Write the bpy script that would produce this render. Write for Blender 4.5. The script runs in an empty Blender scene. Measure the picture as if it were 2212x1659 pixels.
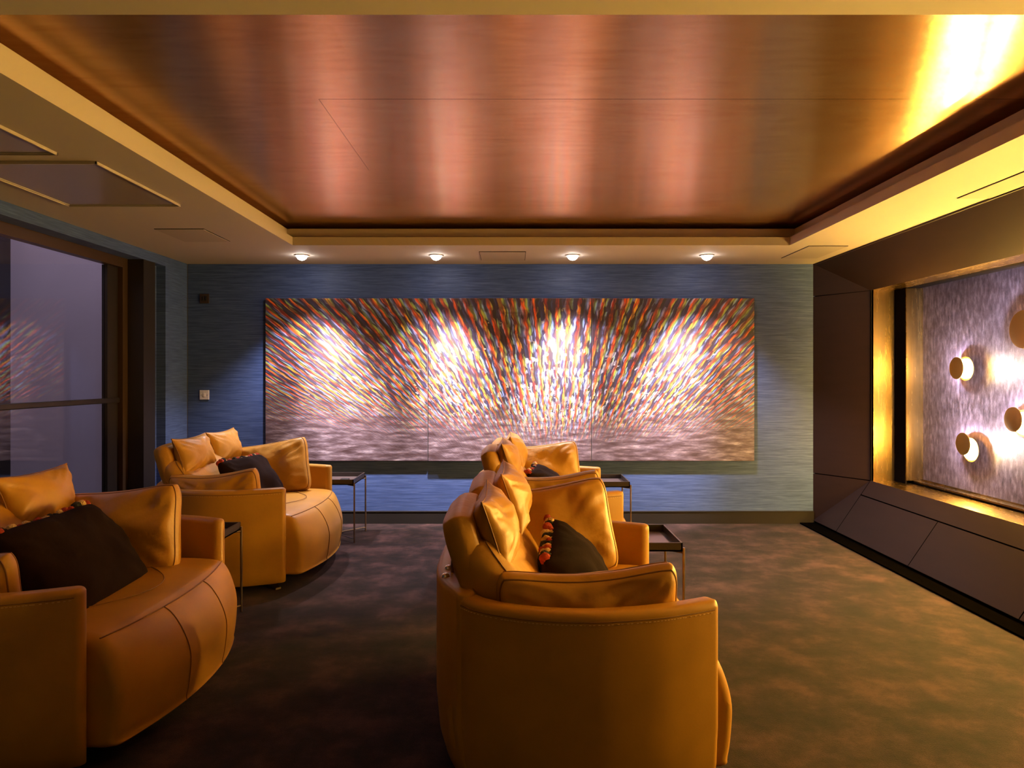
import bpy, bmesh, math, random
from mathutils import Vector, Matrix, noise
R = math.radians
random.seed(7)
S = bpy.context.scene
C = S.collection

# ------------------------------------------------------------------ camera
cam = bpy.data.cameras.new('camera'); camo = bpy.data.objects.new('camera', cam); C.objects.link(camo)
camo.location = (0, 0, 1.365); camo.rotation_euler = (R(90), 0, 0)
cam.sensor_width = 36; cam.lens = 36 * 1475 / 2212
cam.shift_x = -4 / 2212; cam.shift_y = -17.5 / 2212; cam.clip_start = 0.05
S.camera = camo
# ------------------------------------------------------------------ world / exposure
W = bpy.data.worlds.new('dusk_sky'); S.world = W; W.use_nodes = True
W.node_tree.nodes['Background'].inputs[0].default_value = (0.42, 0.35, 0.44, 1)
W.node_tree.nodes['Background'].inputs[1].default_value = 3.4
S.view_settings.view_transform = 'Standard'; S.view_settings.look = 'None'
S.view_settings.gamma = 1; S.view_settings.use_curve_mapping = False
S.view_settings.exposure = 0.0
S.cycles.use_denoising = True
S.cycles.max_bounces = 10; S.cycles.diffuse_bounces = 5; S.cycles.glossy_bounces = 4
S.cycles.sample_clamp_indirect = 6.0
SPOT_W = 700.0; SPILL_W = 170.0; SPOT_COL = (1.0, 0.88, 0.90)
HALO_W = 190.0; HALO_COL = (0.90, 0.84, 1.0); SCONCE_L = 2300.0; SCONCE_COL = (1.0, 0.59, 0.11)
SPOT_X = (-1.817, -0.666, 0.504, 1.654); SPOT_Y = 5.85

# ------------------------------------------------------------------ node helpers
def newmat(name):
    m = bpy.data.materials.new(name); m.use_nodes = True
    return m, m.node_tree.nodes, m.node_tree.links, m.node_tree.nodes['Principled BSDF']
def plain(name, col, rough=0.5, metal=0.0, spec=0.5, bump=None, var=0.0, vscale=8, coat=0, sheen=0, stretch=(1, 1, 1)):
    m, N, L, P = newmat(name)
    P.inputs['Base Color'].default_value = (*col, 1); P.inputs['Roughness'].default_value = rough
    P.inputs['Metallic'].default_value = metal; P.inputs['Specular IOR Level'].default_value = spec
    P.inputs['Coat Weight'].default_value = coat; P.inputs['Sheen Weight'].default_value = sheen
    tc = N.new('ShaderNodeTexCoord'); mp = N.new('ShaderNodeMapping'); mp.inputs['Scale'].default_value = stretch
    L.new(tc.outputs['Object'], mp.inputs[0])
    if var:
        n = N.new('ShaderNodeTexNoise'); n.inputs['Scale'].default_value = vscale; n.inputs['Detail'].default_value = 5
        L.new(mp.outputs[0], n.inputs[0])
        r = N.new('ShaderNodeValToRGB'); r.color_ramp.elements[0].position = 0.32; r.color_ramp.elements[1].position = 0.7
        r.color_ramp.elements[0].color = (*[c * (1 - var) for c in col], 1)
        r.color_ramp.elements[1].color = (*[min(1, c * (1 + var)) for c in col], 1)
        L.new(n.outputs[0], r.inputs[0]); L.new(r.outputs[0], P.inputs['Base Color'])
    if bump:
        n2 = N.new('ShaderNodeTexNoise'); n2.inputs['Scale'].default_value = bump[0]; n2.inputs['Detail'].default_value = 4
        L.new(mp.outputs[0], n2.inputs[0])
        b = N.new('ShaderNodeBump'); b.inputs['Strength'].default_value = bump[1]; b.inputs['Distance'].default_value = bump[2]
        L.new(n2.outputs[0], b.inputs['Height']); L.new(b.outputs[0], P.inputs['Normal'])
    return m
def emit(name, col, st):
    m, N, L, P = newmat(name)
    P.inputs['Base Color'].default_value = (0.8, 0.8, 0.8, 1)
    P.inputs['Emission Color'].default_value = (*col, 1); P.inputs['Emission Strength'].default_value = st
    return m
class G:
    """tiny math-node builder"""
    def __init__(s, N, L): s.N, s.L = N, L
    def m(s, op, a, b=None, c=None, clamp=False):
        n = s.N.new('ShaderNodeMath'); n.operation = op; n.use_clamp = clamp
        for i, v in enumerate((a, b, c)):
            if v is None: continue
            if isinstance(v, (int, float)): n.inputs[i].default_value = v
            else: s.L.new(v, n.inputs[i])
        return n.outputs[0]
    def comb(s, x, y, z=0.0):
        n = s.N.new('ShaderNodeCombineXYZ')
        for i, v in enumerate((x, y, z)):
            if isinstance(v, (int, float)): n.inputs[i].default_value = v
            else: s.L.new(v, n.inputs[i])
        return n.outputs[0]
    def noise(s, vec, scale, detail=3, rough=0.5):
        n = s.N.new('ShaderNodeTexNoise'); n.inputs['Scale'].default_value = scale
        n.inputs['Detail'].default_value = detail; n.inputs['Roughness'].default_value = rough
        s.L.new(vec, n.inputs[0]); return n.outputs[0]
    def ramp(s, fac, stops, interp='LINEAR'):
        r = s.N.new('ShaderNodeValToRGB'); cr = r.color_ramp; cr.interpolation = interp
        while len(cr.elements) < len(stops): cr.elements.new(0.5)
        for e, (p, c) in zip(cr.elements, stops):
            e.position = p; e.color = (*c, 1) if len(c) == 3 else c
        s.L.new(fac, r.inputs[0]); return r.outputs[0]
    def mix(s, f, a, b):
        n = s.N.new('ShaderNodeMix'); n.data_type = 'RGBA'
        for i, v in ((0, f), (6, a), (7, b)):
            if isinstance(v, (int, float)): n.inputs[i].default_value = v
            elif isinstance(v, tuple): n.inputs[i].default_value = (*v, 1)
            else: s.L.new(v, n.inputs[i])
        return n.outputs[2]

# ------------------------------------------------------------------ materials
M = {}
M['leather'] = plain('ochre_leather', (0.49, 0.235, 0.024), 0.42, bump=(160, 0.12, 0.002), var=0.10, vscale=5)
M['leather_soft'] = plain('ochre_soft_leather', (0.51, 0.25, 0.028), 0.46, bump=(22, 0.25, 0.012), var=0.10, vscale=6)
M['seam'] = plain('leather_seam', (0.24, 0.10, 0.015), 0.6)
M['stitch'] = plain('stitching_thread', (0.70, 0.42, 0.13), 0.6)
M['charcoal'] = plain('charcoal_velvet', (0.016, 0.009, 0.009), 0.95, spec=.05, bump=(30, 0.3, 0.006), var=0.2)
M['wool_red'] = plain('red_wool', (0.42, 0.045, 0.015), 0.95, bump=(200, 0.9, 0.01))
M['wool_cream'] = plain('cream_wool', (0.72, 0.47, 0.20), 0.95, bump=(200, 0.9, 0.01))
M['wool_black'] = plain('black_wool', (0.01, 0.009, 0.01), 0.95, bump=(200, 0.9, 0.01))
M['bronze'] = plain('brushed_bronze', (0.34, 0.26, 0.20), 0.35, metal=1.0)
M['chrome'] = plain('chrome', (0.9, 0.88, 0.86), 0.12, metal=1.0)
M['tray'] = plain('dark_lacquered_tray', (0.035, 0.027, 0.026), 0.4)
M['tray_floor'] = plain('tray_leatherette', (0.16, 0.12, 0.12), 0.28, metal=0.3)
M['black'] = plain('matt_black', (0.008, 0.007, 0.007), 0.6)
M['black_steel'] = plain('black_steel_frame', (0.016, 0.011, 0.009), 0.45)
M['brown_steel'] = plain('brown_anodised_frame', (0.10, 0.055, 0.03), 0.4, metal=0.6)
M['paint'] = plain('warm_white_paint', (0.50, 0.43, 0.36), 0.8, spec=.2)
M['paint2'] = plain('grille_paint', (0.42, 0.355, 0.29), 0.85, spec=.2)
M['skirt'] = plain('dark_skirting', (0.020, 0.016, 0.014), 0.7, spec=.15)
M['plate'] = plain('white_plastic', (0.75, 0.68, 0.64), 0.35)
M['dplate'] = plain('brown_plastic', (0.05, 0.03, 0.022), 0.4)
M['render'] = plain('pale_render', (0.52, 0.48, 0.55), 0.9, var=0.04, vscale=2)
M['slate'] = plain('dark_slate', (0.035, 0.028, 0.028), 0.8)
M['panel'] = plain('dark_bronze_laminate', (0.024, 0.0125, 0.0125), 0.5, spec=.2, var=0.07, vscale=3, stretch=(1, 1, 6))
M['canvas'] = plain('canvas_edge', (0.30, 0.24, 0.24), 0.8)
M['backing'] = plain('black_backing', (0.006, 0.005, 0.005), 1.0, spec=0.0)

def m_blue():
    m, N, L, P = newmat('navy_grasscloth'); g = G(N, L)
    tc = N.new('ShaderNodeTexCoord'); mp = N.new('ShaderNodeMapping'); mp.inputs['Scale'].default_value = (5, 5, 130)
    L.new(tc.outputs['Object'], mp.inputs[0])
    n = g.noise(mp.outputs[0], 1.0, 4, 0.6)
    c = g.ramp(n, [(0.3, (0.034, 0.062, 0.17)), (0.55, (0.066, 0.108, 0.275)), (0.8, (0.112, 0.165, 0.39))])
    L.new(c, P.inputs['Base Color']); P.inputs['Roughness'].default_value = 0.5; P.inputs['Sheen Weight'].default_value = 0.0; P.inputs['Specular IOR Level'].default_value = 0.25
    b = N.new('ShaderNodeBump'); b.inputs['Strength'].default_value = 0.3; b.inputs['Distance'].default_value = 0.002
    L.new(n, b.inputs['Height']); L.new(b.outputs[0], P.inputs['Normal']); return m
M['blue'] = m_blue()

def m_gold():
    m, N, L, P = newmat('copper_gold_leaf'); g = G(N, L)
    tc = N.new('ShaderNodeTexCoord')
    mp = N.new('ShaderNodeMapping'); mp.inputs['Scale'].default_value = (3.0, 16.0, 1)
    L.new(tc.outputs['Object'], mp.inputs[0])
    n1 = g.noise(mp.outputs[0], 1.6, 8, 0.62)
    n2 = g.noise(tc.outputs['Object'], 1.1, 5, 0.6)
    br = N.new('ShaderNodeTexBrick'); br.inputs['Scale'].default_value = 1.0
    br.inputs['Brick Width'].default_value = 0.42; br.inputs['Row Height'].default_value = 0.17
    br.inputs['Mortar Size'].default_value = 0.0; br.inputs['Mortar Smooth'].default_value = 0
    br.inputs['Color1'].default_value = (0.40, 0.40, 0.40, 1); br.inputs['Color2'].default_value = (0.6, 0.6, 0.6, 1)
    L.new(tc.outputs['Object'], br.inputs[0])
    s = g.m('ADD', g.m('MULTIPLY', n1, 0.75), g.m('MULTIPLY', n2, 0.25))
    s2 = g.m('ADD', s, g.m('MULTIPLY', g.m('SUBTRACT', br.outputs[0], 0.5), 0.6))
    c = g.ramp(s2, [(0.30, (0.78, 0.45, 0.23)), (0.5, (0.91, 0.58, 0.33)), (0.70, (0.98, 0.68, 0.42))])
    # sheet joints: thin dark lines
    sx = N.new('ShaderNodeSeparateXYZ'); L.new(tc.outputs['Object'], sx.inputs[0])
    j1 = g.m('LESS_THAN', g.m('ABSOLUTE', g.m('SUBTRACT', sx.outputs[1], 3.01)), 0.0035)
    j1 = g.m('MULTIPLY', j1, g.m('GREATER_THAN', sx.outputs[0], -0.86))
    j2 = g.m('LESS_THAN', g.m('ABSOLUTE', g.m('ADD', sx.outputs[0], 0.86)), 0.002)
    j2 = g.m('MULTIPLY', j2, g.m('GREATER_THAN', sx.outputs[1], 3.01))
    j2 = g.m('MULTIPLY', j2, g.m('LESS_THAN', sx.outputs[1], 4.05))
    j = g.m('MAXIMUM', j1, j2)
    c = g.mix(g.m('MULTIPLY', j, 0.6), c, (0.06, 0.02, 0.01))
    L.new(c, P.inputs['Base Color']); P.inputs['Metallic'].default_value = 0.92
    rr = g.m('ADD', g.m('MULTIPLY', n1, 0.05), 0.225); L.new(rr, P.inputs['Roughness'])
    b = N.new('ShaderNodeBump'); b.inputs['Strength'].default_value = 0.05; b.inputs['Distance'].default_value = 0.01
    P.inputs['Anisotropic'].default_value = 0.95; L.new(g.comb(0.0, 1.0, 0.0), P.inputs['Tangent'])
    L.new(s2, b.inputs['Height']); L.new(b.outputs[0], P.inputs['Normal']); return m
M['gold'] = m_gold()

def m_carpet():
    m, N, L, P = newmat('brown_carpet'); g = G(N, L)
    tc = N.new('ShaderNodeTexCoord')
    n1 = g.noise(tc.outputs['Object'], 4.2, 7, 0.66); n2 = g.noise(tc.outputs['Object'], 260, 2, 0.6)
    s = g.m('ADD', g.m('MULTIPLY', n1, 0.72), g.m('MULTIPLY', n2, 0.28))
    c = g.ramp(s, [(0.40, (0.0055, 0.0026, 0.0026)), (0.50, (0.018, 0.0080, 0.0078)), (0.61, (0.056, 0.025, 0.024))])
    L.new(c, P.inputs['Base Color']); P.inputs['Roughness'].default_value = 0.95
    P.inputs['Specular IOR Level'].default_value = 0.15; P.inputs['Sheen Weight'].default_value = 0.05
    P.inputs['Sheen Roughness'].default_value = 0.5
    b = N.new('ShaderNodeBump'); b.inputs['Strength'].default_value = 0.6; b.inputs['Distance'].default_value = 0.006
    L.new(n2, b.inputs['Height']); L.new(b.outputs[0], P.inputs['Normal']); return m
M['carpet'] = m_carpet()

def m_brass():
    m, N, L, P = newmat('aged_brass'); g = G(N, L)
    tc = N.new('ShaderNodeTexCoord'); mp = N.new('ShaderNodeMapping'); mp.inputs['Scale'].default_value = (40, 6, 2.5)
    L.new(tc.outputs['Object'], mp.inputs[0])
    n = g.noise(mp.outputs[0], 1.0, 5, 0.6)
    c = g.ramp(n, [(0.3, (0.21, 0.13, 0.050)), (0.7, (0.33, 0.215, 0.087))])
    L.new(c, P.inputs['Base Color']); P.inputs['Metallic'].default_value = 1.0
    L.new(g.m('ADD', g.m('MULTIPLY', n, 0.04), 0.25), P.inputs['Roughness']); return m
M['brass'] = m_brass()
M['brass_disc'] = plain('satin_brass', (0.55, 0.34, 0.10), 0.42, metal=1.0)

def m_plaster():
    m, N, L, P = newmat('mottled_metallic_plaster'); g = G(N, L)
    tc = N.new('ShaderNodeTexCoord'); mp = N.new('ShaderNodeMapping'); mp.inputs['Scale'].default_value = (30, 30, 11)
    L.new(tc.outputs['Object'], mp.inputs[0])
    n = g.noise(mp.outputs[0], 1.2, 8, 0.65); n2 = g.noise(mp.outputs[0], 9.0, 4, 0.7)
    c = g.ramp(n, [(0.35, (0.045, 0.036, 0.050)), (0.52, (0.11, 0.09, 0.125)), (0.7, (0.22, 0.19, 0.25))])
    sp = g.m('GREATER_THAN', n2, 0.63)
    c = g.mix(g.m('MULTIPLY', sp, 0.55), c, (0.045, 0.035, 0.05))
    L.new(c, P.inputs['Base Color']); P.inputs['Roughness'].default_value = 0.45; P.inputs['Metallic'].default_value = 0.25
    b = N.new('ShaderNodeBump'); b.inputs['Strength'].default_value = 0.35; b.inputs['Distance'].default_value = 0.004
    L.new(n2, b.inputs['Height']); L.new(b.outputs[0], P.inputs['Normal']); return m
M['plaster'] = m_plaster()

def m_painting():
    m, N, L, P = newmat('radiating_brushstroke_painting'); g = G(N, L)
    tc = N.new('ShaderNodeTexCoord'); sx = N.new('ShaderNodeSeparateXYZ'); L.new(tc.outputs['Object'], sx.inputs[0])
    X, Z = sx.outputs[0], sx.outputs[2]
    wob = g.noise(g.comb(g.m('MULTIPLY', X, 1.0), g.m('MULTIPLY', Z, 1.0)), 9.0, 2)
    wob2 = g.m('MULTIPLY', g.m('SUBTRACT', wob, 0.5), 0.035)
    d = g.m('MAXIMUM', g.m('ADD', Z, 0.212), 0.1)
    U = g.m('DIVIDE', g.m('ADD', g.m('SUBTRACT', X, 0.386), wob2), d)
    Lg = g.m('LOGARITHM', d, 2.718)
    ph_ = g.m('DIVIDE', U, 0.0467)
    edge = g.noise(g.comb(g.m('MULTIPLY', ph_, 1.6), g.m('MULTIPLY', Lg, 14.0)), 1.0, 3)
    ph = g.m('FRACT', g.m('ADD', ph_, g.m('MULTIPLY', g.m('SUBTRACT', edge, 0.5), 0.55)))
    # stroke cells
    def vor(su, sl, w):
        v = N.new('ShaderNodeTexVoronoi'); v.feature = 'F1'; v.inputs['Scale'].default_value = 1.0
        v.inputs['Randomness'].default_value = 0.9
        L.new(g.comb(g.m('MULTIPLY', ph_, su), g.m('MULTIPLY', Lg, sl), w), v.inputs['Vector'])
        sc = N.new('ShaderNodeSeparateColor'); L.new(v.outputs['Color'], sc.inputs[0])
        return v.outputs['Distance'], sc.outputs[0], sc.outputs[1], sc.outputs[2]
    dd, ra, rb, rc = vor(4.4, 24.0, 0.0)
    d2, qa, qb, qc = vor(3.0, 34.0, 5.0)
    dark = g.ramp(ph, [(0.0, (0.36, 0.03, 0.01)), (0.20, (0.42, 0.045, 0.012)), (0.30, (0.055, 0.03, 0.03)), (0.50, (0.035, 0.04, 0.03)),
                       (0.62, (0.06, 0.07, 0.16)), (0.80, (0.045, 0.035, 0.09)), (0.93, (0.06, 0.03, 0.05)), (1.0, (0.36, 0.03, 0.01))])
    brt = g.ramp(ph, [(0.0, (0.85, 0.09, 0.02)), (0.20, (0.95, 0.20, 0.03)), (0.32, (0.50, 0.50, 0.09)), (0.48, (0.34, 0.50, 0.12)),
                      (0.58, (0.30, 0.50, 0.62)), (0.74, (0.16, 0.22, 0.66)), (0.88, (0.50, 0.42, 0.62)), (1.0, (0.85, 0.09, 0.02))])
    isred = g.ramp(ph, [(0.0, (1, 1, 1)), (0.24, (1, 1, 1)), (0.32, (0, 0, 0)), (0.94, (0, 0, 0)), (1.0, (1, 1, 1))])
    thr = g.m('SUBTRACT', 0.52, g.m('MULTIPLY', isred, 0.30))
    pick = g.m('GREATER_THAN', ra, thr)
    col = g.mix(pick, dark, brt)
    yel = g.m('MULTIPLY', g.m('GREATER_THAN', rb, 0.88), isred)
    col = g.mix(yel, col, (0.95, 0.48, 0.05))
    # broad bands of cloud, bright and dark
    cl = g.noise(g.comb(g.m('MULTIPLY', X, 1.5), g.m('MULTIPLY', Z, 6.5)), 1.3, 4, 0.6)
    low = g.m('MULTIPLY', g.m('SUBTRACT', 1.55, Z), 0.50)
    cen = g.m('SUBTRACT', 0.08, g.m('MULTIPLY', g.m('ABSOLUTE', g.m('SUBTRACT', X, 0.4)), 0.13))
    paleP = g.m('ADD', g.m('ADD', low, cen), g.m('MULTIPLY', g.m('SUBTRACT', cl, 0.45), 1.1))
    pale = g.m('MULTIPLY', g.m('LESS_THAN', qa, paleP), g.m('SUBTRACT', 1.0, g.m('MULTIPLY', isred, 0.72)))
    palec = g.ramp(qb, [(0.0, (0.70, 0.64, 0.70)), (0.4, (0.42, 0.52, 0.74)), (0.7, (0.74, 0.70, 0.42)), (1.0, (0.70, 0.42, 0.48))])
    col = g.mix(g.m('MULTIPLY', pale, 0.9), col, palec)
    gapc = g.ramp(dd, [(0.30, (0, 0, 0)), (0.62, (1, 1, 1))])
    col = g.mix(g.m('MULTIPLY', gapc, 0.75), col, (0.05, 0.03, 0.045))
    dk = g.ramp(cl, [(0.33, (1, 1, 1)), (0.47, (0, 0, 0))])
    col = g.mix(g.m('MULTIPLY', dk, 0.62), col, (0.060, 0.030, 0.030))
    # the sea at the bottom
    wv = g.noise(g.comb(g.m('MULTIPLY', X, 5.0), g.m('MULTIPLY', Z, 26.0)), 1.0, 6, 0.62)
    hue = g.noise(g.comb(g.m('MULTIPLY', X, 1.2), g.m('MULTIPLY', Z, 4.0), 3.0), 1.5, 3)
    sea = g.ramp(wv, [(0.33, (0.040, 0.024, 0.030)), (0.47, (0.105, 0.076, 0.095)), (0.60, (0.24, 0.19, 0.235)), (0.72, (0.58, 0.50, 0.57))])
    seab = g.mix(g.m('MULTIPLY', hue, 0.3), sea, (0.16, 0.07, 0.06))
    fz = g.m('ADD', Z, g.m('MULTIPLY', g.m('SUBTRACT', wv, 0.5), 0.6))
    fz = g.m('ADD', fz, g.m('MULTIPLY', g.m('ABSOLUTE', g.m('SUBTRACT', X, 0.4)), -0.075))
    mr = N.new('ShaderNodeMapRange'); mr.interpolation_type = 'SMOOTHSTEP'
    mr.inputs['From Min'].default_value = 0.66; mr.inputs['From Max'].default_value = 1.08
    L.new(fz, mr.inputs[0])
    col = g.mix(mr.outputs[0], seab, col)
    L.new(col, P.inputs['Base Color']); P.inputs['Roughness'].default_value = 0.42
    b = N.new('ShaderNodeBump'); b.inputs['Strength'].default_value = 0.25; b.inputs['Distance'].default_value = 0.003
    L.new(dd, b.inputs['Height']); L.new(b.outputs[0], P.inputs['Normal'])
    return m
M['painting'] = m_painting()

def m_glass():
    m, N, L, P = newmat('tinted_glass'); N.remove(P)
    out = N['Material Output']; t = N.new('ShaderNodeBsdfTransparent'); t.inputs[0].default_value = (0.88, 0.86, 0.88, 1)
    gl = N.new('ShaderNodeBsdfGlossy'); gl.inputs['Roughness'].default_value = 0.02
    g = G(N, L); lw = N.new('ShaderNodeLayerWeight'); lw.inputs[0].default_value = 0.5
    fr = g.m('ADD', g.m('MULTIPLY', g.m('POWER', lw.outputs['Facing'], 5.0), 0.96), 0.045)
    mx = N.new('ShaderNodeMixShader'); L.new(fr, mx.inputs[0]); L.new(t.outputs[0], mx.inputs[1]); L.new(gl.outputs[0], mx.inputs[2])
    L.new(mx.outputs[0], out.inputs[0]); return m
M['glass'] = m_glass()

# ------------------------------------------------------------------ mesh helpers
class MB:
    def __init__(s): s.v, s.f, s.mi = [], [], []
    def add(s, vs, fs, mi=0, mat=None):
        o = len(s.v)
        s.v += [tuple(mat @ Vector(p)) if mat else tuple(p) for p in vs]
        s.f += [tuple(i + o for i in f) for f in fs]; s.mi += [mi] * len(fs)
    def box(s, x0, x1, y0, y1, z0, z1, mi=0, mat=None):
        vs = [(x, y, z) for x in (x0, x1) for y in (y0, y1) for z in (z0, z1)]
        s.add(vs, [(0, 1, 3, 2), (4, 6, 7, 5), (0, 4, 5, 1), (2, 3, 7, 6), (0, 2, 6, 4), (1, 5, 7, 3)], mi, mat)
    def quad(s, *p, mi=0): s.add(p, [tuple(range(len(p)))], mi)
    def tube(s, pts, r, n=8, mi=0, mat=None, closed=False):
        pts = [Vector(p) for p in pts]; vs, fs = [], []; up = None
        K = len(pts)
        for i, p in enumerate(pts):
            a = pts[(i - 1) % K] if (closed or i > 0) else p
            b = pts[(i + 1) % K] if (closed or i < K - 1) else p
            t = (b - a).normalized() if (b - a).length > 1e-9 else Vector((0, 0, 1))
            if up is None: up = Vector((0, 0, 1)) if abs(t.z) < 0.9 else Vector((1, 0, 0))
            sd = t.cross(up)
            if sd.length < 1e-6: sd = t.cross(Vector((0, 1, 0)))
            sd.normalize(); u2 = sd.cross(t).normalized(); up = u2
            for k in range(n):
                an = 2 * math.pi * k / n; vs.append(p + sd * (r * math.cos(an)) + u2 * (r * math.sin(an)))
        rng = range(K) if closed else range(K - 1)
        for i in rng:
            for k in range(n):
                a = i * n + k; b = i * n + (k + 1) % n; c = ((i + 1) % K) * n + (k + 1) % n; d = ((i + 1) % K) * n + k
                fs.append((a, b, c, d))
        if not closed: fs += [tuple(range(n))[::-1], tuple((K - 1) * n + k for k in range(n))]
        s.add([tuple(v) for v in vs], fs, mi, mat)
    def cyl(s, c, axis, r, h, n=40, mi=0, r2=None):
        """disc/cylinder from c along axis by h"""
        ax = Vector(axis).normalized(); t = ax.orthogonal().normalized(); b = ax.cross(t); c = Vector(c); r2 = r if r2 is None else r2
        vs = [tuple(c + t * (r * math.cos(2 * math.pi * k / n)) + b * (r * math.sin(2 * math.pi * k / n))) for k in range(n)]
        vs += [tuple(c + ax * h + t * (r2 * math.cos(2 * math.pi * k / n)) + b * (r2 * math.sin(2 * math.pi * k / n))) for k in range(n)]
        fs = [(k, (k + 1) % n, n + (k + 1) % n, n + k) for k in range(n)] + [tuple(range(n))[::-1], tuple(range(n, 2 * n))]
        s.add(vs, fs, mi)
    def grid(s, rows, closed_u=False, closed_v=False, mi=0, mat=None, caps=False):
        nr, nc = len(rows), len(rows[0]); vs = [p for r in rows for p in r]; fs = []
        for i in range(nr if closed_v else nr - 1):
            for j in range(nc if closed_u else nc - 1):
                fs.append((i * nc + j, i * nc + (j + 1) % nc, ((i + 1) % nr) * nc + (j + 1) % nc, ((i + 1) % nr) * nc + j))
        if caps: fs += [tuple(range(nc))[::-1], tuple((nr - 1) * nc + j for j in range(nc))]
        s.add(vs, fs, mi, mat)
    def build(s, name, mats, parent=None, smooth=True, loc=None, bevel=0):
        me = bpy.data.meshes.new(name); me.from_pydata(s.v, [], s.f)
        if not isinstance(mats, (list, tuple)): mats = [mats]
        for m in mats: me.materials.append(m)
        for p, k in zip(me.polygons, s.mi): p.material_index = k
        bm = bmesh.new(); bm.from_mesh(me); bmesh.ops.remove_doubles(bm, verts=bm.verts, dist=1e-5)
        bmesh.ops.recalc_face_normals(bm, faces=bm.faces); bm.to_mesh(me); bm.free()
        if smooth: me.polygons.foreach_set('use_smooth', [True] * len(me.polygons)); me.set_sharp_from_angle(angle=R(40))
        o = bpy.data.objects.new(name, me); C.objects.link(o)
        if parent: o.parent = parent
        if loc: o.location = loc
        if bevel:
            b = o.modifiers.new('bevel', 'BEVEL'); b.width = bevel; b.segments = 2; b.limit_method = 'ANGLE'
        return o
def tag(o, label, cat, group=None, kind=None):
    o['label'] = label; o['category'] = cat
    if group: o['group'] = group
    if kind: o['kind'] = kind
    return o
def struct(o): o['kind'] = 'structure'; return o
def thing(name, label, cat, loc=(0, 0, 0), rz=0, group=None):
    o = bpy.data.objects.new(name, None); C.objects.link(o); o.location = loc; o.rotation_euler = (0, 0, rz)
    o.empty_display_size = 0.1; return tag(o, label, cat, group)
def catmull(P, k=6, closed=False):
    P = [Vector(p) for p in P]; out = []; n = len(P)
    for i in range(n if closed else n - 1):
        p0 = P[(i - 1) % n] if closed or i > 0 else P[0] * 2 - P[1]
        p1 = P[i]; p2 = P[(i + 1) % n]
        p3 = P[(i + 2) % n] if closed or i < n - 2 else P[-1] * 2 - P[-2]
        for j in range(k):
            t = j / k
            out.append(0.5 * ((2 * p1) + (p2 - p0) * t + (2 * p0 - 5 * p1 + 4 * p2 - p3) * t * t + (3 * p1 - p0 - 3 * p2 + p3) * t ** 3))
    if not closed: out.append(P[-1])
    return out

# ------------------------------------------------------------------ room shell
YW = 6.32; XL = -3.02; H = 2.4; YB = -1.6
b = MB(); b.box(-3.35, 3.5, YB - .2, YW + .2, -0.1, 0); struct(b.build('floor', M['carpet'], smooth=False))
b = MB(); b.box(-3.35, 3.6, YW, YW + .15, 0, 2.9); struct(b.build('wall_back', M['blue'], smooth=False))
b = MB(); b.box(-3.35, 3.6, YB - .15, YB, 0, 2.9); struct(b.build('wall_front', M['blue'], smooth=False))
# left wall: pilaster, recessed jamb, header
b = MB(); b.box(-3.35, XL, 5.92, YW, 0, H); b.box(-3.35, -3.10, 5.75, 5.92, 0, H); b.box(-3.35, XL, YB, 5.92, 2.317, H)
b.box(-3.35, XL, YB, -0.9, 0, 2.317); struct(b.build('wall_left', M['blue'], smooth=False))
b = MB(); b.box(XL - .001, XL + .002, YW - .008, YW, 0, H); struct(b.build('trim_1', M['bronze'], smooth=False))
# baseboards
b = MB(); b.box(XL, 2.77, YW - .018, YW, 0, 0.108); b.box(XL, 2.77, YW - .021, YW, 0.108, 0.116); struct(b.build('baseboard_back', M['skirt'], smooth=False))
b = MB(); b.box(XL, XL + .018, 5.92, YW - .018, 0, 0.112); struct(b.build('baseboard_left', M['skirt'], smooth=False))
# coffered ceiling
CX0, CX1, CY0, CY1 = -1.753, 2.186, 1.957, 5.41
ZL = 2.465; ZT = 2.545; ZG = 2.585; D = 0.066
b = MB()
def ring(x0, x1, y0, y1, ox0, ox1, oy0, oy1, z0, z1):
    b.box(ox0, x0, oy0, oy1, z0, z1); b.box(x1, ox1, oy0, oy1, z0, z1)
    b.box(x0, x1, oy0, y0, z0, z1); b.box(x0, x1, y1, oy1, z0, z1)
ring(CX0, CX1, CY0, CY1, -3.35, 2.775, YB, YW, H, ZL)
struct(b.build('ceiling', M['paint'], smooth=False))
b = MB(); ring(CX0 - D, CX1 + D, CY0 - D, CY1 + D, -2.3, 2.7, 1.5, 5.9, ZL, ZT); struct(b.build('trim_2', M['paint'], smooth=False))
b = MB(); ring(CX0 - .011, CX1 + .011, CY0 - .011, CY1 + .011, CX0 - D - .01, CX1 + D + .01, CY0 - D - .01, CY1 + D + .01, ZL, ZL + .004)
b.box(CX1 + D - .004, CX1 + D + .02, 2.2, 5.25, ZL + .004, ZL + .022)
struct(b.build('step_shadow_strip', M['backing'], smooth=False))  # black strips standing in for the shadow line between the coffer steps
b = MB(); b.box(-2.3, 2.7, 1.5, 5.9, ZG, ZG + .03); struct(b.build('ceiling', M['gold'], smooth=False)).name = 'ceiling_coffer'
b = MB(); ring(-2.28, 2.68, 1.52, 5.88, -2.3, 2.7, 1.5, 5.9, ZT, ZG); struct(b.build('trim_4', M['backing'], smooth=False))
b = MB(); b.box(-3.35, 3.6, YB, YW, 2.66, 2.7); struct(b.build('ceiling_slab', M['backing'], smooth=False))

# right media wall: splayed frame round a lit recess
X0, X1 = 2.77, 3.065; YN = 0.585; YF = 5.87; ZB, ZH = 0.465, 2.10
b = MB(); gp = 0.004
def P3(x, y, z): return (x, y, z)
# top splay
b.quad((X0, YN - .45, H), (X0, YW, H), (X1, YF, ZH), (X1, YN, ZH))
b.box(X0, X0 + .02, YB, YW, H - .012, H)
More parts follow.
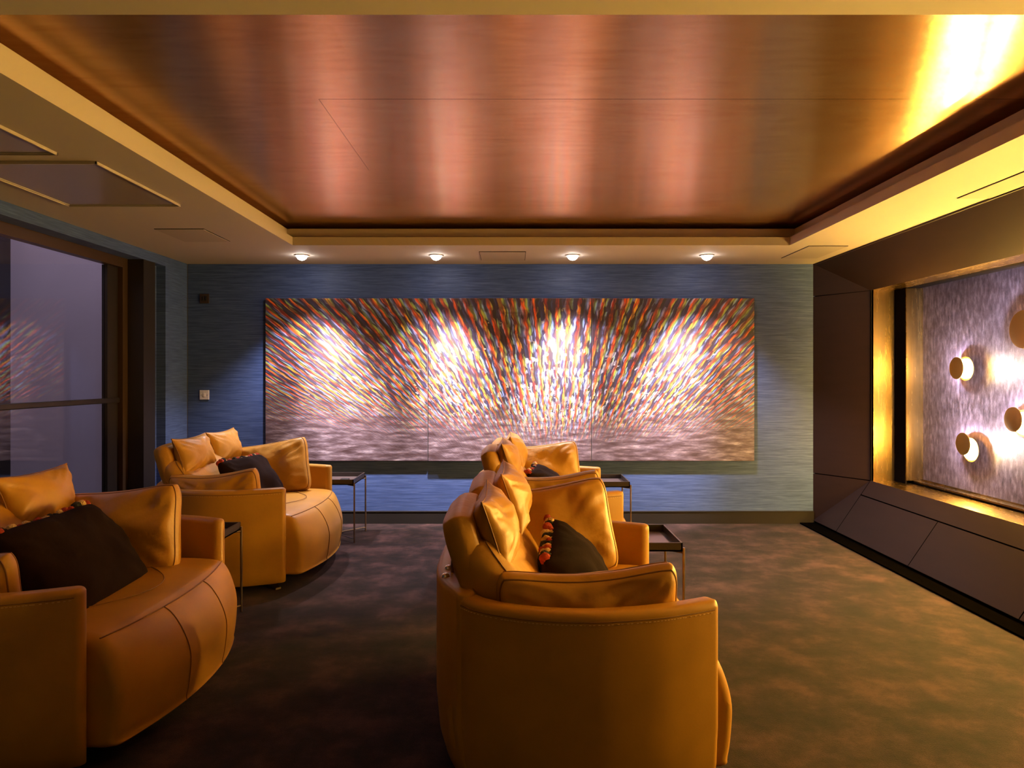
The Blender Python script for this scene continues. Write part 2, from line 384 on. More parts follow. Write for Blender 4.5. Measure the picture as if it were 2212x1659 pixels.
# far and near side splays, three pieces each with joints at head and sill level
for (ya, yb) in ((YW, YF), (YN - .45, YN)):
    def side(z0, z1, tri=0):
        b.quad((X0, ya, z0), (X1, yb, z0), (X1, yb, z1), (X0, ya, z1))
    b.quad((X0, ya, ZH + gp), (X1, yb, ZH), (X0, ya, H))
    side(ZB + gp, ZH - gp)
    b.quad((X0, ya, 0.03), (X1, yb, ZB - gp), (X0, ya, ZB - gp))
# sloping base: lower panels and upper band
zj = 0.343
def bx(z): return X0 + (X1 - X0) * (z - 0.03) / (ZB - 0.03)
ys = [YN, 1.635, 2.69, 3.745, 4.80, YF]
for i in range(5):
    b.quad((bx(.03), ys[i] + gp, .03), (bx(.03), ys[i + 1] - gp, .03), (bx(zj - gp), ys[i + 1] - gp, zj - gp), (bx(zj - gp), ys[i] + gp, zj - gp))
b.quad((bx(zj + gp), YN + gp, zj + gp), (bx(zj + gp), YF - gp, zj + gp), (X1, YF - gp, ZB), (X1, YN + gp, ZB))
b.quad((X0, YF + gp, .03), (X0, YW, .03), (X1, YF + gp, ZB))
b.quad((X0, YN - gp, .03), (X0, YN - .45, .03), (X1, YN - gp, ZB))
b.box(X0, X0 + .02, YB, YN - .45, 0.03, H)
struct(b.build('wall_right', M['panel'], smooth=False))
e = 0.012
b = MB()
b.quad((X0 + e, YN - .45, .02), (X0 + e, YW, .02), (X1 + e, YW, ZB - .008), (X1 + e, YN - .45, ZB - .008))
b.quad((X0 + e, YN - .45, H), (X0 + e, YW, H), (X1 + e, YW, ZH + .01), (X1 + e, YN - .45, ZH + .01))
b.quad((X0 + .01, YW + .012, 0), (X1 + .01, YF + .012, 0), (X1 + .01, YF + .012, H), (X0 + .01, YW + .012, H))
b.quad((X0 + .01, YN - .462, 0), (X1 + .01, YN - .012, 0), (X1 + .01, YN - .012, H), (X0 + .01, YN - .462, H))
b.box(X1 - .001, X1 + .02, YF - .012, YF + .004, ZB, ZH); b.box(X1 - .001, X1 + .02, YN - .004, YN + .012, ZB, ZH)
b.box(3.55, 3.6, YB, YW, 0, 2.6)
struct(b.build('trim_5', M['backing'], smooth=False))
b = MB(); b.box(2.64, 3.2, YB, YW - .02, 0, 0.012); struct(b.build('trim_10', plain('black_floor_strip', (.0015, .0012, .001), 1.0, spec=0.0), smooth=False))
# brass reveals
XB = 3.27; XP = 3.41; YI = 5.69; YI0 = YN + .18; ZI = 0.492
b = MB()
b.box(X1 + .006, XB, YF - .012, YF, ZB, ZH); b.box(X1 + .006, XB, YN, YN + .012, ZB, ZH)
b.box(X1, XB + .06, YN, YF, ZB - .02, ZB); b.box(X1, XB, YN, YF, ZH, ZH + .02)
struct(b.build('trim_6', M['brass'], smooth=False))
b = MB()
b.box(XB, XP + .02, YI, YI + .012, ZI, ZH - .004); b.box(XB, XP + .02, YI0 - .012, YI0, ZI, ZH - .004)
b.box(XB + .06, XP + .02, YI0, YI, ZI - .012, ZI); b.box(XP - .012, XP, YI0, YI, ZI, ZI + .012)
struct(b.build('trim_7', M['brass'], smooth=False))
b = MB()
b.box(XB, XB + .012, YI + .012, YF - .012, ZB, ZH); b.box(XB, XB + .012, YN + .012, YI0 - .012, ZB, ZH)
b.box(XB + .058, XB + .064, YI0 - .012, YI + .012, ZB, ZI - .012); b.box(XB, XP + .02, YN, YF, ZH, ZH + .02)
struct(b.build('trim_8', M['backing'], smooth=False))
b = MB(); b.box(XP, XP + .04, YI0 - .012, YI + .012, ZB, ZH + .02); struct(b.build('wall_recess', M['plaster'], smooth=False))

# glazed opening on the left
b = MB()
b.box(-3.34, XL, 5.57, 5.75, 0, 2.317)
struct(b.build('trim_9', M['black_steel'], smooth=False))
w = thing('door_1', '', 'door'); del w['label']; del w['category']; struct(w)
b = MB(); b.box(-3.215, -3.15, 5.50, 5.57, 0, 2.317); b.box(-3.215, -3.15, -0.9, 5.5, 2.24, 2.317); b.box(-3.215, -3.15, -0.9, 5.5, 0, .03)
b.build('outer_frame', M['brown_steel'], w, smooth=False)
b = MB(); b.box(-3.235, -3.19, 5.36, 5.50, .03, 2.24); b.box(-3.235, -3.19, 2.15, 2.29, .03, 2.24); b.box(-3.235, -3.19, 2.29, 5.36, .03, .13)
b.box(-3.235, -3.19, -0.9, -.78, .03, 2.24); b.box(-3.235, -3.19, -.78, 2.15, .03, .13)
b.build('door_leaf', M['black_steel'], w, smooth=False)
b = MB(); b.box(-3.205, -3.175, -0.8, 5.56, 1.150, 1.190); b.build('mid_rail', M['black_steel'], w, smooth=False, bevel=.006)
b = MB(); b.box(-3.218, -3.212, 2.29, 5.36, .13, 2.24); b.box(-3.218, -3.212, -.78, 2.15, .13, 2.24); b.build('glass_pane', M['glass'], w, smooth=False)
# light well outside
b = MB(); b.box(-5.16, -3.35, 7.0, 7.1, -0.1, 3.3); struct(b.build('wall_lightwell', M['render'], smooth=False))
b = MB(); b.box(-5.26, -5.16, YB, 7.1, -.1, 3.3); b.box(-5.26, -3.35, YB - .1, YB, -.1, 3.3); b.box(-3.36, -3.35, YB, 7.0, 2.42, 3.3)
b.box(-5.2, -3.35, YB, 7.0, -.12, -.1); b.box(-3.36, -3.35, 6.32, 7.0, -.1, 2.42); struct(b.build('wall_courtyard', M['slate'], smooth=False))

# ------------------------------------------------------------------ ceiling hatches and speakers
def grille(x0, x1, y0, y1, label, name='ceiling_speaker', cat='speaker', group='flush square speakers in the ceiling border'):
    t = thing(name, label, cat, ((x0 + x1) / 2, (y0 + y1) / 2, H), 0, group)
    a, c = (x1 - x0) / 2, (y1 - y0) / 2
    b = MB(); b.box(-a + .004, a - .004, -c + .004, c - .004, -.006, 0); b.build('grille', M['paint2'], t, smooth=False)
    b = MB()
    for q in ((-a, a, -c, -c + .004), (-a, a, c - .004, c), (-a, -a + .004, -c, c), (a - .004, a, -c, c)): b.box(*q, -.003, 0)
    b.build('shadow_gap', M['backing'], t, smooth=False)
grille(-2.53, -2.18, 4.80, 5.25, 'flush square speaker in the left ceiling border, nearest the blue back wall')
grille(-0.29, 0.10, 5.676, 6.10, 'flush square speaker above the painting, between the two middle downlights')
grille(2.345, 2.66, 5.43, 5.99, 'flush square speaker in the ceiling corner at the right end of the painting wall')
grille(2.575, 2.765, 3.25, 3.97, 'flush speaker at the right edge of the ceiling above the lit recess')
def hatch(x0, x1, y0, y1, label, group=None):
    t = thing('ceiling_hatch', label, 'ceiling hatch', ((x0 + x1) / 2, (y0 + y1) / 2, H), 0, group)
    a, c = (x1 - x0) / 2, (y1 - y0) / 2
    b = MB(); b.box(-a + .02, a - .02, -c + .02, c - .02, -.005, 0); b.build('hatch_panel', plain('satin_panel_paint', (.34, .28, .26), .25), t, smooth=False)
    b = MB()
    for s_, zz in ((0, .014), (.012, .009)):
        for q in ((-a + s_, a - s_, -c + s_, -c + s_ + .006), (-a + s_, a - s_, c - s_ - .006, c - s_), (-a + s_, -a + s_ + .006, -c + s_, c - s_), (a - s_ - .006, a - s_, -c + s_, c - s_)): b.box(*q, -zz, 0)
    b.build('hatch_frame', M['paint'], t, smooth=False)
    return t
hatch(-2.69, -2.012, 3.29, 4.126, 'large glossy rectangular ceiling hatch with a double raised edge, over the left seats')
t = hatch(-2.75, -2.115, 2.30, 3.167, 'ceiling hatch with a thin edge at the top left corner of the photo')
b = MB(); b.cyl((.12, .24, -.010), (0, 0, 1), .008, .006, 16); b.build('lock', M['bronze'], t)

# ------------------------------------------------------------------ downlights
names = ['leftmost of the four bright ceiling downlights, beside the corner of the gold coffer',
         'second downlight from the left above the painting, left of the square speaker',
         'third downlight from the left above the painting, right of the square speaker',
         'rightmost of the four bright ceiling downlights washing the painting']
bulb = emit('downlight_lamp', (1, .93, .88), 60)
for x, lb in zip(SPOT_X, names):
    t = thing('downlight', lb, 'ceiling light', (x, SPOT_Y, H), 0, 'downlights above the painting')
    b = MB()
    n = 40
    rows = [[(r * math.cos(2 * math.pi * k / n), r * math.sin(2 * math.pi * k / n), z) for k in range(n)] for r, z in ((.060, 0), (.060, -.006), (.054, -.009), (.048, -.006), (.046, .0))]
    b.grid(rows, closed_u=True); b.build('trim_ring', M['paint'], t)
    b = MB(); rows = [[(max(1e-4, r) * math.cos(2 * math.pi * k / n), max(1e-4, r) * math.sin(2 * math.pi * k / n), z) for k in range(n)] for r, z in ((.046, -.002), (.044, -.016), (.036, -.030), (.022, -.040), (.008, -.0445), (0, -.045))]
    b.grid(rows, closed_u=True); b.build('lens_glare_dome', bulb, t)  # lens bulged and widened so its shape stands in for the glare
    L_ = bpy.data.lights.new('downlight_beam', 'SPOT'); L_.energy = SPOT_W; L_.color = SPOT_COL
    L_.spot_size = R(43); L_.spot_blend = 1.0; L_.shadow_soft_size = 0.025
    lo = bpy.data.objects.new('downlight_beam', L_); C.objects.link(lo); lo.parent = t; lo.location = (0, 0, -.075)
    dirv = Vector(({-1.817: .22, -.666: .15, .504: -.12, 1.654: -.23}[x], YW - SPOT_Y, 1.12 - H)); lo.rotation_euler = dirv.to_track_quat('-Z', 'Y').to_euler()
    L2 = bpy.data.lights.new('downlight_spill', 'SPOT'); L2.energy = SPILL_W; L2.color = SPOT_COL
    L2.spot_size = R(99); L2.spot_blend = 0.6; L2.shadow_soft_size = 0.03
    lo = bpy.data.objects.new('downlight_spill', L2); C.objects.link(lo); lo.parent = t; lo.location = (0, 0, -.075)

# ------------------------------------------------------------------ painting (three canvases)
def canvas(x0, x1, th, label):
    b = MB(); y1 = YW - .004; y0 = y1 - th; z0, z1 = .581, 2.08
    b.box(x0, x1, y0, y1, z0, z1)
    o = b.build('painting', [M['painting'], M['canvas']], smooth=False, bevel=.004)
    for p in o.data.polygons: p.material_index = 0 if p.normal.y < -0.5 else 1
    return tag(o, label, 'painting', 'three canvases of the striped painting')
canvas(-2.288, -.794, .030, 'left canvas of the three, red and blue strokes slanting down to the right')
canvas(-.788, .712, .040, 'middle canvas of the three, with near vertical red strokes fanning upwards')
canvas(.718, 2.215, .030, 'right canvas of the three, strokes slanting down to the left')

# ------------------------------------------------------------------ switches
def switch(x, z, mat, label, name):
    t = thing(name, label, 'switch', (x, YW, z))
    b = MB(); b.box(-.044, .044, -.009, 0, -.044, .044); b.build('face_plate', M[mat], t, smooth=False, bevel=.003)
    b = MB()
    if mat == 'plate':
        b.box(-.010, .010, -.014, -.008, -.016, .016); b.build('rocker', M['plate'], t, smooth=False, bevel=.002)
        for sx in (-.028, .028):
            b = MB(); b.cyl((sx, -.0095, 0), (0, -1, 0), .003, .001, 12); b.build('screw', M['chrome'], t)
    else:
        b.box(-.024, -.004, -.014, -.008, -.020, .020); b.box(.004, .024, -.014, -.008, -.020, .020); b.build('rocker', M['black'], t, smooth=False, bevel=.002)
switch((442 - 1110) / 233.4, 1.365 - 41 / 233.4, 'plate', 'small white square switch on the navy wall left of the painting', 'wall_switch')
switch((442 - 1110) / 233.4, 1.365 + 167 / 233.4, 'dplate', 'dark brown double switch high on the navy wall above the white one', 'wall_switch')

# ------------------------------------------------------------------ eclipse sconces in the recess
sconce_lamp = emit('sconce_lamp', SCONCE_COL, SCONCE_L)
def sconce(y, z, r, ang, label, off=.050):
    t = thing('wall_sconce', label, 'wall light', (XP, y, z), 0, 'eclipse wall lights in the recess')
    dy, dz = off * math.cos(ang), off * math.sin(ang)
    b = MB()
    def dish(cy, cz, x0, rr, depth):
        n = 48
        prof = [(0.0, x0 - depth), (rr * .5, x0 - depth * .8), (rr * .9, x0 - depth * .25), (rr, x0), (rr, x0 + .003), (rr * .9, x0 - depth * .25 + .004), (rr * .5, x0 - depth * .8 + .004), (0.0, x0 - depth + .004)]
        rows = [[(xx, cy + max(q, 1e-4) * math.cos(2 * math.pi * k / n), cz + max(q, 1e-4) * math.sin(2 * math.pi * k / n)) for k in range(n)] for q, xx in prof]
        b.grid(rows, closed_u=True)
    dish(0, 0, -.070, r, .004)
    b.build('front_disc', M['brass_disc'], t)
    b = MB(); dish(-dy, -dz, -.034, r * 1.08, .002); b.build('rear_disc', M['brass_disc'], t)
    b = MB(); b.cyl((0, 0, 0), (-1, 0, 0), .02, .034, 20); b.cyl((-.034, 0, 0), (-1, 0, 0), .008, .034, 16); b.build('stem', M['brass_disc'], t)
    b = MB(); b.cyl((-.0385, -dy, -dz), (-1, 0, 0), r * (.88 if r < .1 else .6), .002, 32); b.build('lamp', sconce_lamp, t)
    L_ = bpy.data.lights.new('sconce_glow', 'POINT'); L_.energy = HALO_W * (r / .083); L_.color = HALO_COL; L_.shadow_soft_size = .010
    lo = bpy.data.objects.new('sconce_glow', L_); C.objects.link(lo); lo.parent = t; lo.location = (-.0625, 0, 0)
sconce(5.155, 1.424, .083, 0.1, 'round brass eclipse light, upper left one of the recess')
sconce(5.08, .859, .083, 0.95, 'round brass eclipse light, lowest left one of the recess')
sconce(4.57, 1.074, .083, 0.5, 'round brass eclipse light at the right edge of the photo, half cut off')
sconce(4.48, 1.672, .125, 0.0, 'largest brass disc light, at the upper right edge of the photo', off=.0)
for y, z, r, lb in ((3.80, 1.30, .083, 'round brass eclipse light at head height just beyond the right photo edge'),
                    (3.05, .85, .083, 'low round brass eclipse light of the recess, beyond the right edge of the photo'),
                    (2.75, 1.55, .083, 'high brass eclipse light of the recess, well beyond the right edge of the photo'),
                    (2.30, 1.05, .083, 'brass eclipse light at the camera end of the recess, outside the photo')):
    sconce(y, z, r, .4, lb)

# ------------------------------------------------------------------ soft goods
def cushion_mesh(w, h, t, edge=.0, pinch=.05, seed=0, n=30, wr=.006, power=.42, sag=0.0, rnd=.05):
    """two puffed faces, local X width, Z height, Y thickness"""
    fr, bk = [], []
    for i in range(n + 1):
        rf, rb = [], []
        for j in range(n + 1):
            u = math.sin((i / n - .5) * math.pi); v = math.sin((j / n - .5) * math.pi)
            u = .55 * u + .45 * (2 * i / n - 1); v = .55 * v + .45 * (2 * j / n - 1)
            x = w / 2 * u * (1 - pinch * (1 - v * v)); z = h / 2 * v * (1 - pinch * (1 - u * u))
            x *= 1 - rnd * v ** 6; z *= 1 - rnd * u ** 6; z -= sag * (1 - u * u) * max(0, v)
            e = max(0, (1 - u * u)) * max(0, (1 - v * v)); T = (t - edge) / 2 * e ** power
            nz = noise.noise(Vector((x * 9 + seed, z * 9, seed * 1.7)))
            rad = math.hypot(abs(u) - 1, abs(v) - 1)
            wrk = math.sin((abs(u) - abs(v)) * 16 + nz * 4 + seed) * math.exp(-rad * 2.2) * min(1, e * 6)
            T1 = T + (nz * wr * 1.5 + wrk * wr) * min(1, e * 5)
            nb = noise.noise(Vector((x * 9 - seed, z * 9 + 7, seed)))
            T2 = T + nb * wr * 1.5 * min(1, e * 5)
            rf.append((x, -edge / 2 - T1, z)); rb.append((x, edge / 2 + T2, z))
        fr.append(rf); bk.append(rb)
    m = MB(); m.grid(fr); m.grid(bk)
    loop = [(i, 0) for i in range(n)] + [(n, j) for j in range(n)] + [(i, n) for i in range(n, 0, -1)] + [(0, j) for j in range(n, 0, -1)]
    if edge > 0:
        k = 4; rows = []
        for s in range(k + 1):
            row = []
            for (i, j) in loop:
                a, c = Vector(fr[i][j]), Vector(bk[i][j]); p = a.lerp(c, s / k)
                bul = math.sin(math.pi * s / k) * edge * .22
                d = Vector((p.x / w, 0, p.z / h)); d = d.normalized() * bul if d.length else d
                row.append(tuple(p + d))
            rows.append(row)
        m.grid(rows, closed_u=True)
    return m, [fr[i][j] for i, j in loop], [bk[i][j] for i, j in loop]
def cushion(name, mat, w, h, t, edge, mtx, parent=None, seed=0, piping=True, **kw):
    m, l1, l2 = cushion_mesh(w, h, t, edge, seed=seed, **kw)
    m.v = [tuple(mtx @ Vector(p)) for p in m.v] if parent else m.v
    o = m.build(name, M[mat], parent)
    o.data.set_sharp_from_angle(angle=R(70))
    if not parent: o.matrix_world = mtx
    if piping:
        p = MB(); p.tube(l1, .0032, 6, closed=True)
        if edge > 0: p.tube(l2, .0032, 6, closed=True)
        if parent: p.v = [tuple(mtx @ Vector(q)) for q in p.v]
        p.build('piping', M['seam'], o)
    return o
def place(x, y, z, tilt=(0, 0, 0)):
    return Matrix.Translation((x, y, z)) @ Matrix.Rotation(tilt[2], 4, 'Z') @ Matrix.Rotation(tilt[0], 4, 'X') @ Matrix.Rotation(tilt[1], 4, 'Y')

def sweep(path, prof, round0=True, round1=True, r=.03):
    """prof: list of (offset along outward normal, z)"""
    P = [Vector((p[0], p[1])) for p in path]
    st = []  # (pos, normal, scale)
    for i, p in enumerate(P):
        a = P[max(0, i - 1)]; c = P[min(len(P) - 1, i + 1)]; t = (c - a).normalized(); st.append((p, Vector((t.y, -t.x)), t))
    rows = []
    zc = sum(z for _, z in prof) / len(prof); oc = sum(o for o, _ in prof) / len(prof)
    def row(p, nrm, s, dz):
        out = []
        zt = max(z for _, z in prof); zb = min(z for _, z in prof)
        for o, z in prof:
            oo = oc + (o - oc) * s; zz = z - dz if z > zc else z + dz
            q = p + nrm * oo; out.append((q.x, q.y, zz))
        return out
    K = 6
    if round0:
        p, nrm, t = st[0]
        for k in range(K):
            a = (k + .15) / K; s = math.sqrt(max(0, 1 - (1 - a) ** 2)); rows.append(row(p + t * (r * (a - 1)) , nrm, s, (1 - s) * r * .5))
    for p, nrm, t in st: rows.append(row(p, nrm, 1, 0))
    if round1:
        p, nrm, t = st[-1]
        for k in range(K - 1, -1, -1):
            a = (k + .15) / K; s = math.sqrt(max(0, 1 - (1 - a) ** 2)); rows.append(row(p + t * (r * (1 - a)), nrm, s, (1 - s) * r * .5))
    m = MB(); m.grid(rows, closed_u=True, caps=True); return m

def arm_profile(zt, zb=.055, th=.07, tuck=.03):
    rr = .022; pts = []
    for k in range(6):
        a = math.pi / 2 * k / 5; pts.append((-rr + rr * math.sin(math.pi / 2 - a) * 1.0, zt - rr + rr * math.cos(math.pi / 2 - a)))
    pts = [(-rr + rr * math.cos(a), zt - rr + rr * math.sin(a)) for a in [math.pi / 2 * k / 5 for k in range(6)]]
    pts += [(-th + rr - rr * math.sin(a), zt - rr + rr * math.cos(a)) for a in [math.pi / 2 * k / 5 for k in range(1, 6)]]
    pts += [(-th, zb + .2), (-th, zb + .01), (-th + .01, zb), (-tuck - .012, zb), (-tuck, zb + .012), (-tuck * .35, zb + .08), (0, zb + .20), (0, zb + .35)]
    return pts

L_ = 1.16
def tufts(n, length):
    m = MB(); pat = [0, 2, 1, 0, 1, 2, 0, 1, 2, 1, 0]
    for i in range(n):
        x = -length / 2 + length * (i + .5) / n; col = pat[i % len(pat)]
        for q in range(5):
            r = .011 + random.random() * .010; c = Vector((x + random.uniform(-.008, .008), random.uniform(-.012, .012), random.uniform(-.004, .018)))
            rows = []
            for a in range(7):
                th = math.pi * a / 6; rows.append([tuple(c + Vector((r * math.sin(th) * math.cos(f), r * math.sin(th) * math.sin(f), r * math.cos(th))) * (1 + .22 * noise.noise(Vector((i * 3 + q, a * 1.3, f * 1.1))))) for f in [2 * math.pi * k / 9 for k in range(9)]])
            m.grid(rows, closed_u=True, mi=col)
    return m

def sofa(loc, label, Fb=.02, tilt_far=0.0, hr=(0, 0), seed=0, rz=0):
    x0, y0 = loc
    t = thing('curved_sofa', label, 'sofa', (x0, y0, 0), rz, 'ochre leather two-seat sofas')
    ZT_ = .66
    outer = [(-.012, .004), (-.10, -.036), (-.22, -.078), (-.39, -.108), (-.55, -.098), (-.68, -.056), (-.765, -.002), (-.812, .050)]
    path = [(p.x, p.y) for p in catmull([(a, b_, 0) for a, b_ in outer], 6)]
    # outward normal for path going front->back on the near side: t=(-1,0) -> (t.y,-t.x)=(0,1) so flip by reversing
    near = path[::-1]; far = [(a, L_ - b_) for a, b_ in path]
    for pth in (near, far):
        m = sweep(pth, arm_profile(ZT_)); m.build('arm', M['leather'], t)
    # stitching under the arm rims
    for pth, nm in ((near, 'n'), (far, 'f')):
        sp = MB(); pp = [Vector((a, b_)) for a, b_ in pth]
        acc = 0; seg = []
        for i in range(len(pp) - 1):
            a, c = pp[i], pp[i + 1]; tt = (c - a).normalized(); nn = Vector((tt.y, -tt.x)); l = (c - a).length; s = 0
            while s + .008 < l:
                q = a + tt * s + nn * .0008; q2 = a + tt * (s + .007) + nn * .0008
                sp.tube([(q.x, q.y, ZT_ - .034), (q2.x, q2.y, ZT_ - .034)], .0013, 5); s += .0115
        sp.build('stitching', M['stitch'], t)
        sp = MB(); sp.tube([(p.x + n2.x, p.y + n2.y, ZT_ - .026) for p, n2 in [(pp[i], (lambda q: Vector((q.y, -q.x)) * .0002)((pp[min(i + 1, len(pp) - 1)] - pp[max(0, i - 1)]).normalized())) for i in range(len(pp))]], .002, 6)
        sp.build('rim_seam', M['seam'], t)
    bp = [(-.826, .058), (-.868, .135), (-.905, .25), (-.925, .40), (-.93, .58), (-.925, .76), (-.905, .91), (-.868, 1.025), (-.826, 1.102)]
    bp = [(p.x, p.y) for p in catmull([(a, c, 0) for a, c in bp], 6)][::-1]
    m = sweep(bp, arm_profile(ZT_ + .012)); m.build('back_shell', M['leather'], t)
    # seat body
    def prof(y):
        s = 1 - ((y - L_ / 2) / (L_ / 2)) ** 2; F = Fb * s + .0; Gx = .055 + .045 * s
        pts = [(-.80, .09), (-.80, .45), (-.6, .47), (-.35, .480 + .008 * s), (-.15, .482 + .010 * s), (F - .06, .478 + .006 * s), (F - .005, .466), (F + Gx * .35, .435), (F + Gx * .75, .37), (F + Gx, .29), (F + Gx * .96, .20), (F + Gx * .80, .12), (F + Gx * .55, .092), (-.10, .09)]
        return [(p.x, p.y) for p in catmull([(a, c, 0) for a, c in pts], 4, closed=True)]
    ya, yb = .078, L_ - .078; rows = []; K = 40
    ys_ = [ya + (yb - ya) * (0.5 - .5 * math.cos(math.pi * k / K)) for k in range(K + 1)]
    for y in ys_:
        dd = min(y - ya, yb - y); s = 1 if dd > .03 else math.sqrt(max(0, 1 - (1 - dd / .03) ** 2)); ins = .024 * (1 - s)
        rows.append([(x - (ins if x > -.3 else -ins), y, z - ins if z > .3 else z + ins) for x, z in prof(y)])
    m = MB(); m.grid(rows, closed_u=True, caps=True); m.build('seat', M['leather'], t)
    sm = MB()
    yy = [ya + .012 + (yb - ya - .024) * k / 40 for k in range(41)]
    def at(y, idx): x, z = prof(y)[idx]; return (x, y, z)
    sm.tube([Vector(at(y, 24)) + Vector((.001, 0, .0015)) for y in yy], .0026, 6)
    for ym in (ya + (yb - ya) / 3, ya + 2 * (yb - ya) / 3):
        sm.tube([Vector(at(ym + (.012 if k > 30 else 0) * (k - 30) / 16, k)) + Vector((.001, 0, .0005)) for k in range(24, 48)], .0022, 6)
    # curved seam over the seat top
    arcp = [(-.62 + .0 * k, 0) for k in range(2)]
    sm.tube([(-.34 + .30 * math.sin(math.pi * k / 30), ya + .10 + (yb - ya - .2) * k / 30, .4895 + .006 * math.sin(math.pi * k / 30)) for k in range(31)], .002, 6)
    sm.build('seat_seam', M['seam'], t)
    # back: lower cushion, upper blocks, head pillows
    mt = place(-.665, L_ / 2, .625, (R(-37), 0, R(90)))
    mt = Matrix.Translation((-.665, L_ / 2, .630)) @ Matrix.Rotation(R(-37), 4, 'Y') @ Matrix.Rotation(R(90), 4, 'Z')
    cushion('back_cushion', 'leather_soft', .98, .40, .21, .12, mt, t, seed=seed + 3, pinch=.01, power=.30, wr=.007)
    for k, yc in enumerate((.335, .825)):
        off = tilt_far if k else 0.0; up = hr[k]
        mt = Matrix.Translation((-.795 + off, yc, .785 + up)) @ Matrix.Rotation(R(-17), 4, 'Y') @ Matrix.Rotation(R(90), 4, 'Z')
        o = cushion('back_block', 'leather_soft', .47, .25, .125, .08, mt, t, seed=seed + k, pinch=0.0, power=.25, wr=.003, piping=False)
        mt = Matrix.Translation((-.705 + off, yc - .01, .838 + up)) @ Matrix.Rotation(R(-18), 4, 'Y') @ Matrix.Rotation(R(90), 4, 'Z')
        cushion('head_pillow', 'leather_soft', .48, .26, .165, 0.0, mt, t, seed=seed + 5 + k, pinch=.13, power=.50, wr=.013, rnd=0.0)
    # chrome hinge studs and hinge bars on the back rim
    for yc in (.235, .335, .825, .925):
        hb = MB(); hb.cyl((-.876, yc, ZT_ + .008), (0, 0, 1), .016, .010, 20, r2=.012); hb.cyl((-.876, yc, ZT_ + .018), (0, 0, 1), .012, .004, 20, r2=.006)
        hb.build('stud', M['chrome'], t)
    for yc in (.285, .875):
        hb = MB(); hb.tube(catmull([(-.850, yc, .62), (-.858, yc, .69), (-.848, yc, .74), (-.82, yc, .78)], 5), .006, 8); hb.build('hinge_bar', M['bronze'], t)
    # underframe and splayed feet
    b = MB(); b.box(-.72, -.12, .16, L_ - .16, .035, .10); b.build('underframe', M['black'], t, smooth=False)
    for (fx, fy, a) in ((-.16, .17, -40), (-.16, L_ - .17, 40), (-.68, .17, -140), (-.68, L_ - .17, 140)):
        f = MB(); mm = Matrix.Translation((fx, fy, 0)) @ Matrix.Rotation(R(a), 4, 'Z')
        f.add([(-.05, -.022, .035), (-.05, .022, .035), (.13, .018, .0), (.13, -.018, .0), (-.05, -.022, .05), (-.05, .022, .05), (.13, .018, .012), (.13, -.018, .012)],
              [(0, 1, 2, 3), (4, 7, 6, 5), (0, 4, 5, 1), (1, 5, 6, 2), (2, 6, 7, 3), (3, 7, 4, 0)], 0, mm)
        f.build('foot', M['bronze'], t, smooth=False)
    return t

SO = {'A': (.640, 2.13), 'B': (.668, 4.16), 'C': (-1.436, 2.245), 'D': (-1.445, 4.28)}
sofa(SO['A'], 'nearest ochre leather curved sofa, seen from its side in the middle foreground', .01, .055, (-.008, .012), 1)
sofa(SO['B'], 'ochre leather sofa in front of the painting, behind the nearest middle sofa', .02, .05, (-.02, -.02), 11)
sofa(SO['C'], 'ochre leather sofa cut off by the left edge of the photo, in the foreground', .085, .02, (-.02, -.02), 21)
sofa(SO['D'], 'ochre leather sofa by the left glazed door, standing nearest the navy wall', .085, .0, (0, 0), 31)

def arm_cushion(key, lx, ly, lz, w, h, tilt, roll, label, seed, yaw=0):
    x0, y0 = SO[key]
    mt = Matrix.Translation((x0 + lx, y0 + ly, lz)) @ Matrix.Rotation(yaw, 4, 'Z') @ Matrix.Rotation(tilt, 4, 'X') @ Matrix.Rotation(roll, 4, 'Y')
    o = cushion('seat_cushion', 'leather_soft', w, h, .165 if h < .4 else .21, .055, mt, None, seed=seed, pinch=.045, power=.42, wr=.016, sag=.03 if h < .4 else .015, rnd=.085)
    return tag(o, label, 'cushion', 'loose leather cushions on the sofas')
LN = 'ochre cushion on the near arm of the '; LF = 'ochre cushion against the far arm of the '
arm_cushion('A', -.40, .080, .592, .58, .33, R(10), R(-3), LN + 'nearest middle sofa', 2, R(2))
arm_cushion('A', -.48, .975, .660, .58, .42, R(-14), R(-9), LF + 'nearest middle sofa, behind the pillow', 4)
arm_cushion('B', -.42, .080, .605, .58, .33, R(10), R(-5), LN + 'sofa in front of the painting', 6)
arm_cushion('B', -.46, .975, .645, .58, .42, R(-14), R(-6), LF + 'sofa in front of the painting', 8)
arm_cushion('C', -.53, .085, .598, .56, .33, R(10), R(-2), LN + 'sofa at the left edge', 10)
arm_cushion('C', -.42, .975, .625, .56, .42, R(-14), R(-6), LF + 'sofa at the left edge', 12)
arm_cushion('D', -.45, .080, .600, .57, .33, R(10), R(-5), LN + 'sofa nearest the navy wall', 14)
arm_cushion('D', -.42, .975, .650, .58, .42, R(-14), R(-10), LF + 'sofa nearest the navy wall', 16)

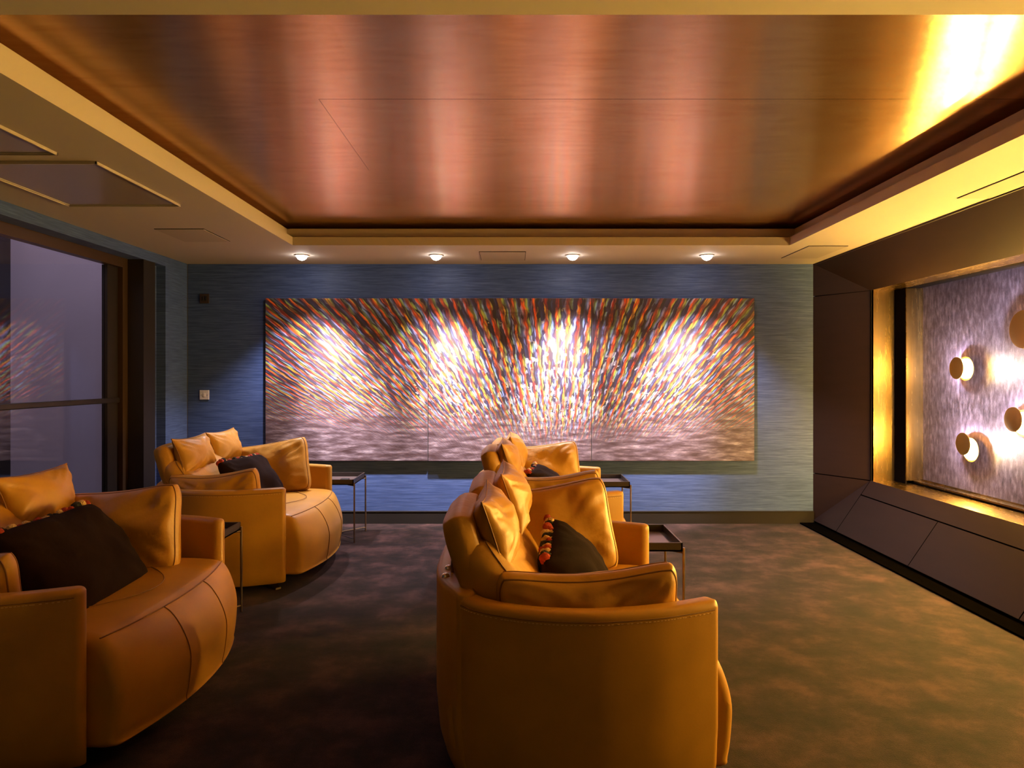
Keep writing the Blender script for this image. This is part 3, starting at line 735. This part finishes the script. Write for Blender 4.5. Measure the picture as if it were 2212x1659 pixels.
def throw(key, lx, ly, lz, w, h, lean, yaw, label, seed, roll=0):
    x0, y0 = SO[key]
    mt = Matrix.Translation((x0 + lx, y0 + ly, lz)) @ Matrix.Rotation(yaw, 4, 'Z') @ Matrix.Rotation(lean, 4, 'Y') @ Matrix.Rotation(R(90), 4, 'Z') @ Matrix.Rotation(roll, 4, 'Y')
    o = cushion('throw_pillow', 'charcoal', w, h, .22, 0, mt, None, seed=seed, pinch=.05, rnd=.03, power=.40, wr=.012, piping=False)
    tag(o, label, 'pillow', 'charcoal pillows with tasselled edges')
    for sgn in (1, -1):
        tf = tufts(15, w * .94); mm = Matrix.Translation((0, 0, sgn * h * .49)) @ (Matrix.Identity(4) if sgn > 0 else Matrix.Rotation(math.pi, 4, 'Y'))
        tf.v = [tuple(mm @ Vector((p[0], p[1], p[2] - .10 * h * (1 - (2 * p[0] / w) ** 2) * .5))) for p in tf.v]
        tf.build('tassel_trim', [M['wool_red'], M['wool_cream'], M['wool_black']], o)
throw('A', -.40, .56, .590, .46, .36, R(-38), R(-12), 'charcoal pillow with red and cream tassels on the nearest middle sofa', 3, R(-10))
throw('B', -.44, .60, .585, .46, .34, R(-38), R(-8), 'charcoal pillow almost hidden in the sofa in front of the painting', 5)
throw('C', -.33, .52, .620, .64, .44, R(-38), R(2), 'large black pillow with cream tassels on the sofa at the left edge', 7, R(0))
throw('D', -.40, .55, .625, .50, .38, R(-36), R(-12), 'charcoal pillow with red tassels on the sofa nearest the navy wall', 9, R(0))

# ------------------------------------------------------------------ tray tables
def tray_table(xr, yf, label):
    wd = .43; xc = xr - wd / 2; yc = yf + wd / 2
    t = thing('tray_table', label, 'side table', (xc, yc, 0), 0, 'bronze tray side tables')
    a = wd / 2
    tr = MB(); tr.box(-a, a, -a, a, .474, .482)
    for q in ((-a, a, -a, -a + .008), (-a, a, a - .008, a), (-a, -a + .008, -a, a), (a - .008, a, -a, a)): tr.box(*q, .474, .518)
    tr.build('tray', M['tray'], t, smooth=False)
    tr = MB(); tr.box(-a + .035, a - .035, -a + .035, a - .035, .482, .485); tr.build('tray_inlay', M['tray_floor'], t, smooth=False)
    l = a + .006
    for sx in (-1, 1):
        for sy in (-1, 1):
            m = MB(); m.tube([(sx * l, sy * (l - .010), 0), (sx * l, sy * (l - .010), .492)], .0068, 12); m.build('leg', M['bronze'], t)
    for z, nm in ((.466, 'upper_cross'), (.034, 'lower_cross')):
        m = MB(); m.tube([(-l, -l + .01, z), (l, l - .01, z)], .005, 8); m.tube([(-l, l - .01, z), (l, -l + .01, z)], .005, 8); m.build(nm, M['bronze'], t)
    return t
tray_table(.857, 3.465, 'dark tray table between the two middle sofas, its tray in full view')
tray_table(.929, 5.46, 'dark tray table at the right arm of the sofa in front of the painting')
tray_table(-1.310, 5.577, 'tray table below the left canvas, with a small black box on it')
tray_table(-1.585, 3.53, 'tray table mostly hidden between the two left sofas')
b = MB(); b.box(-.035, .035, -.022, .022, 0, .018); o = b.build('remote_control', M['black'], loc=(-1.42, 5.74, .485), bevel=.005)
tag(o, 'small black remote control lying on the tray table below the left canvas', 'remote control')
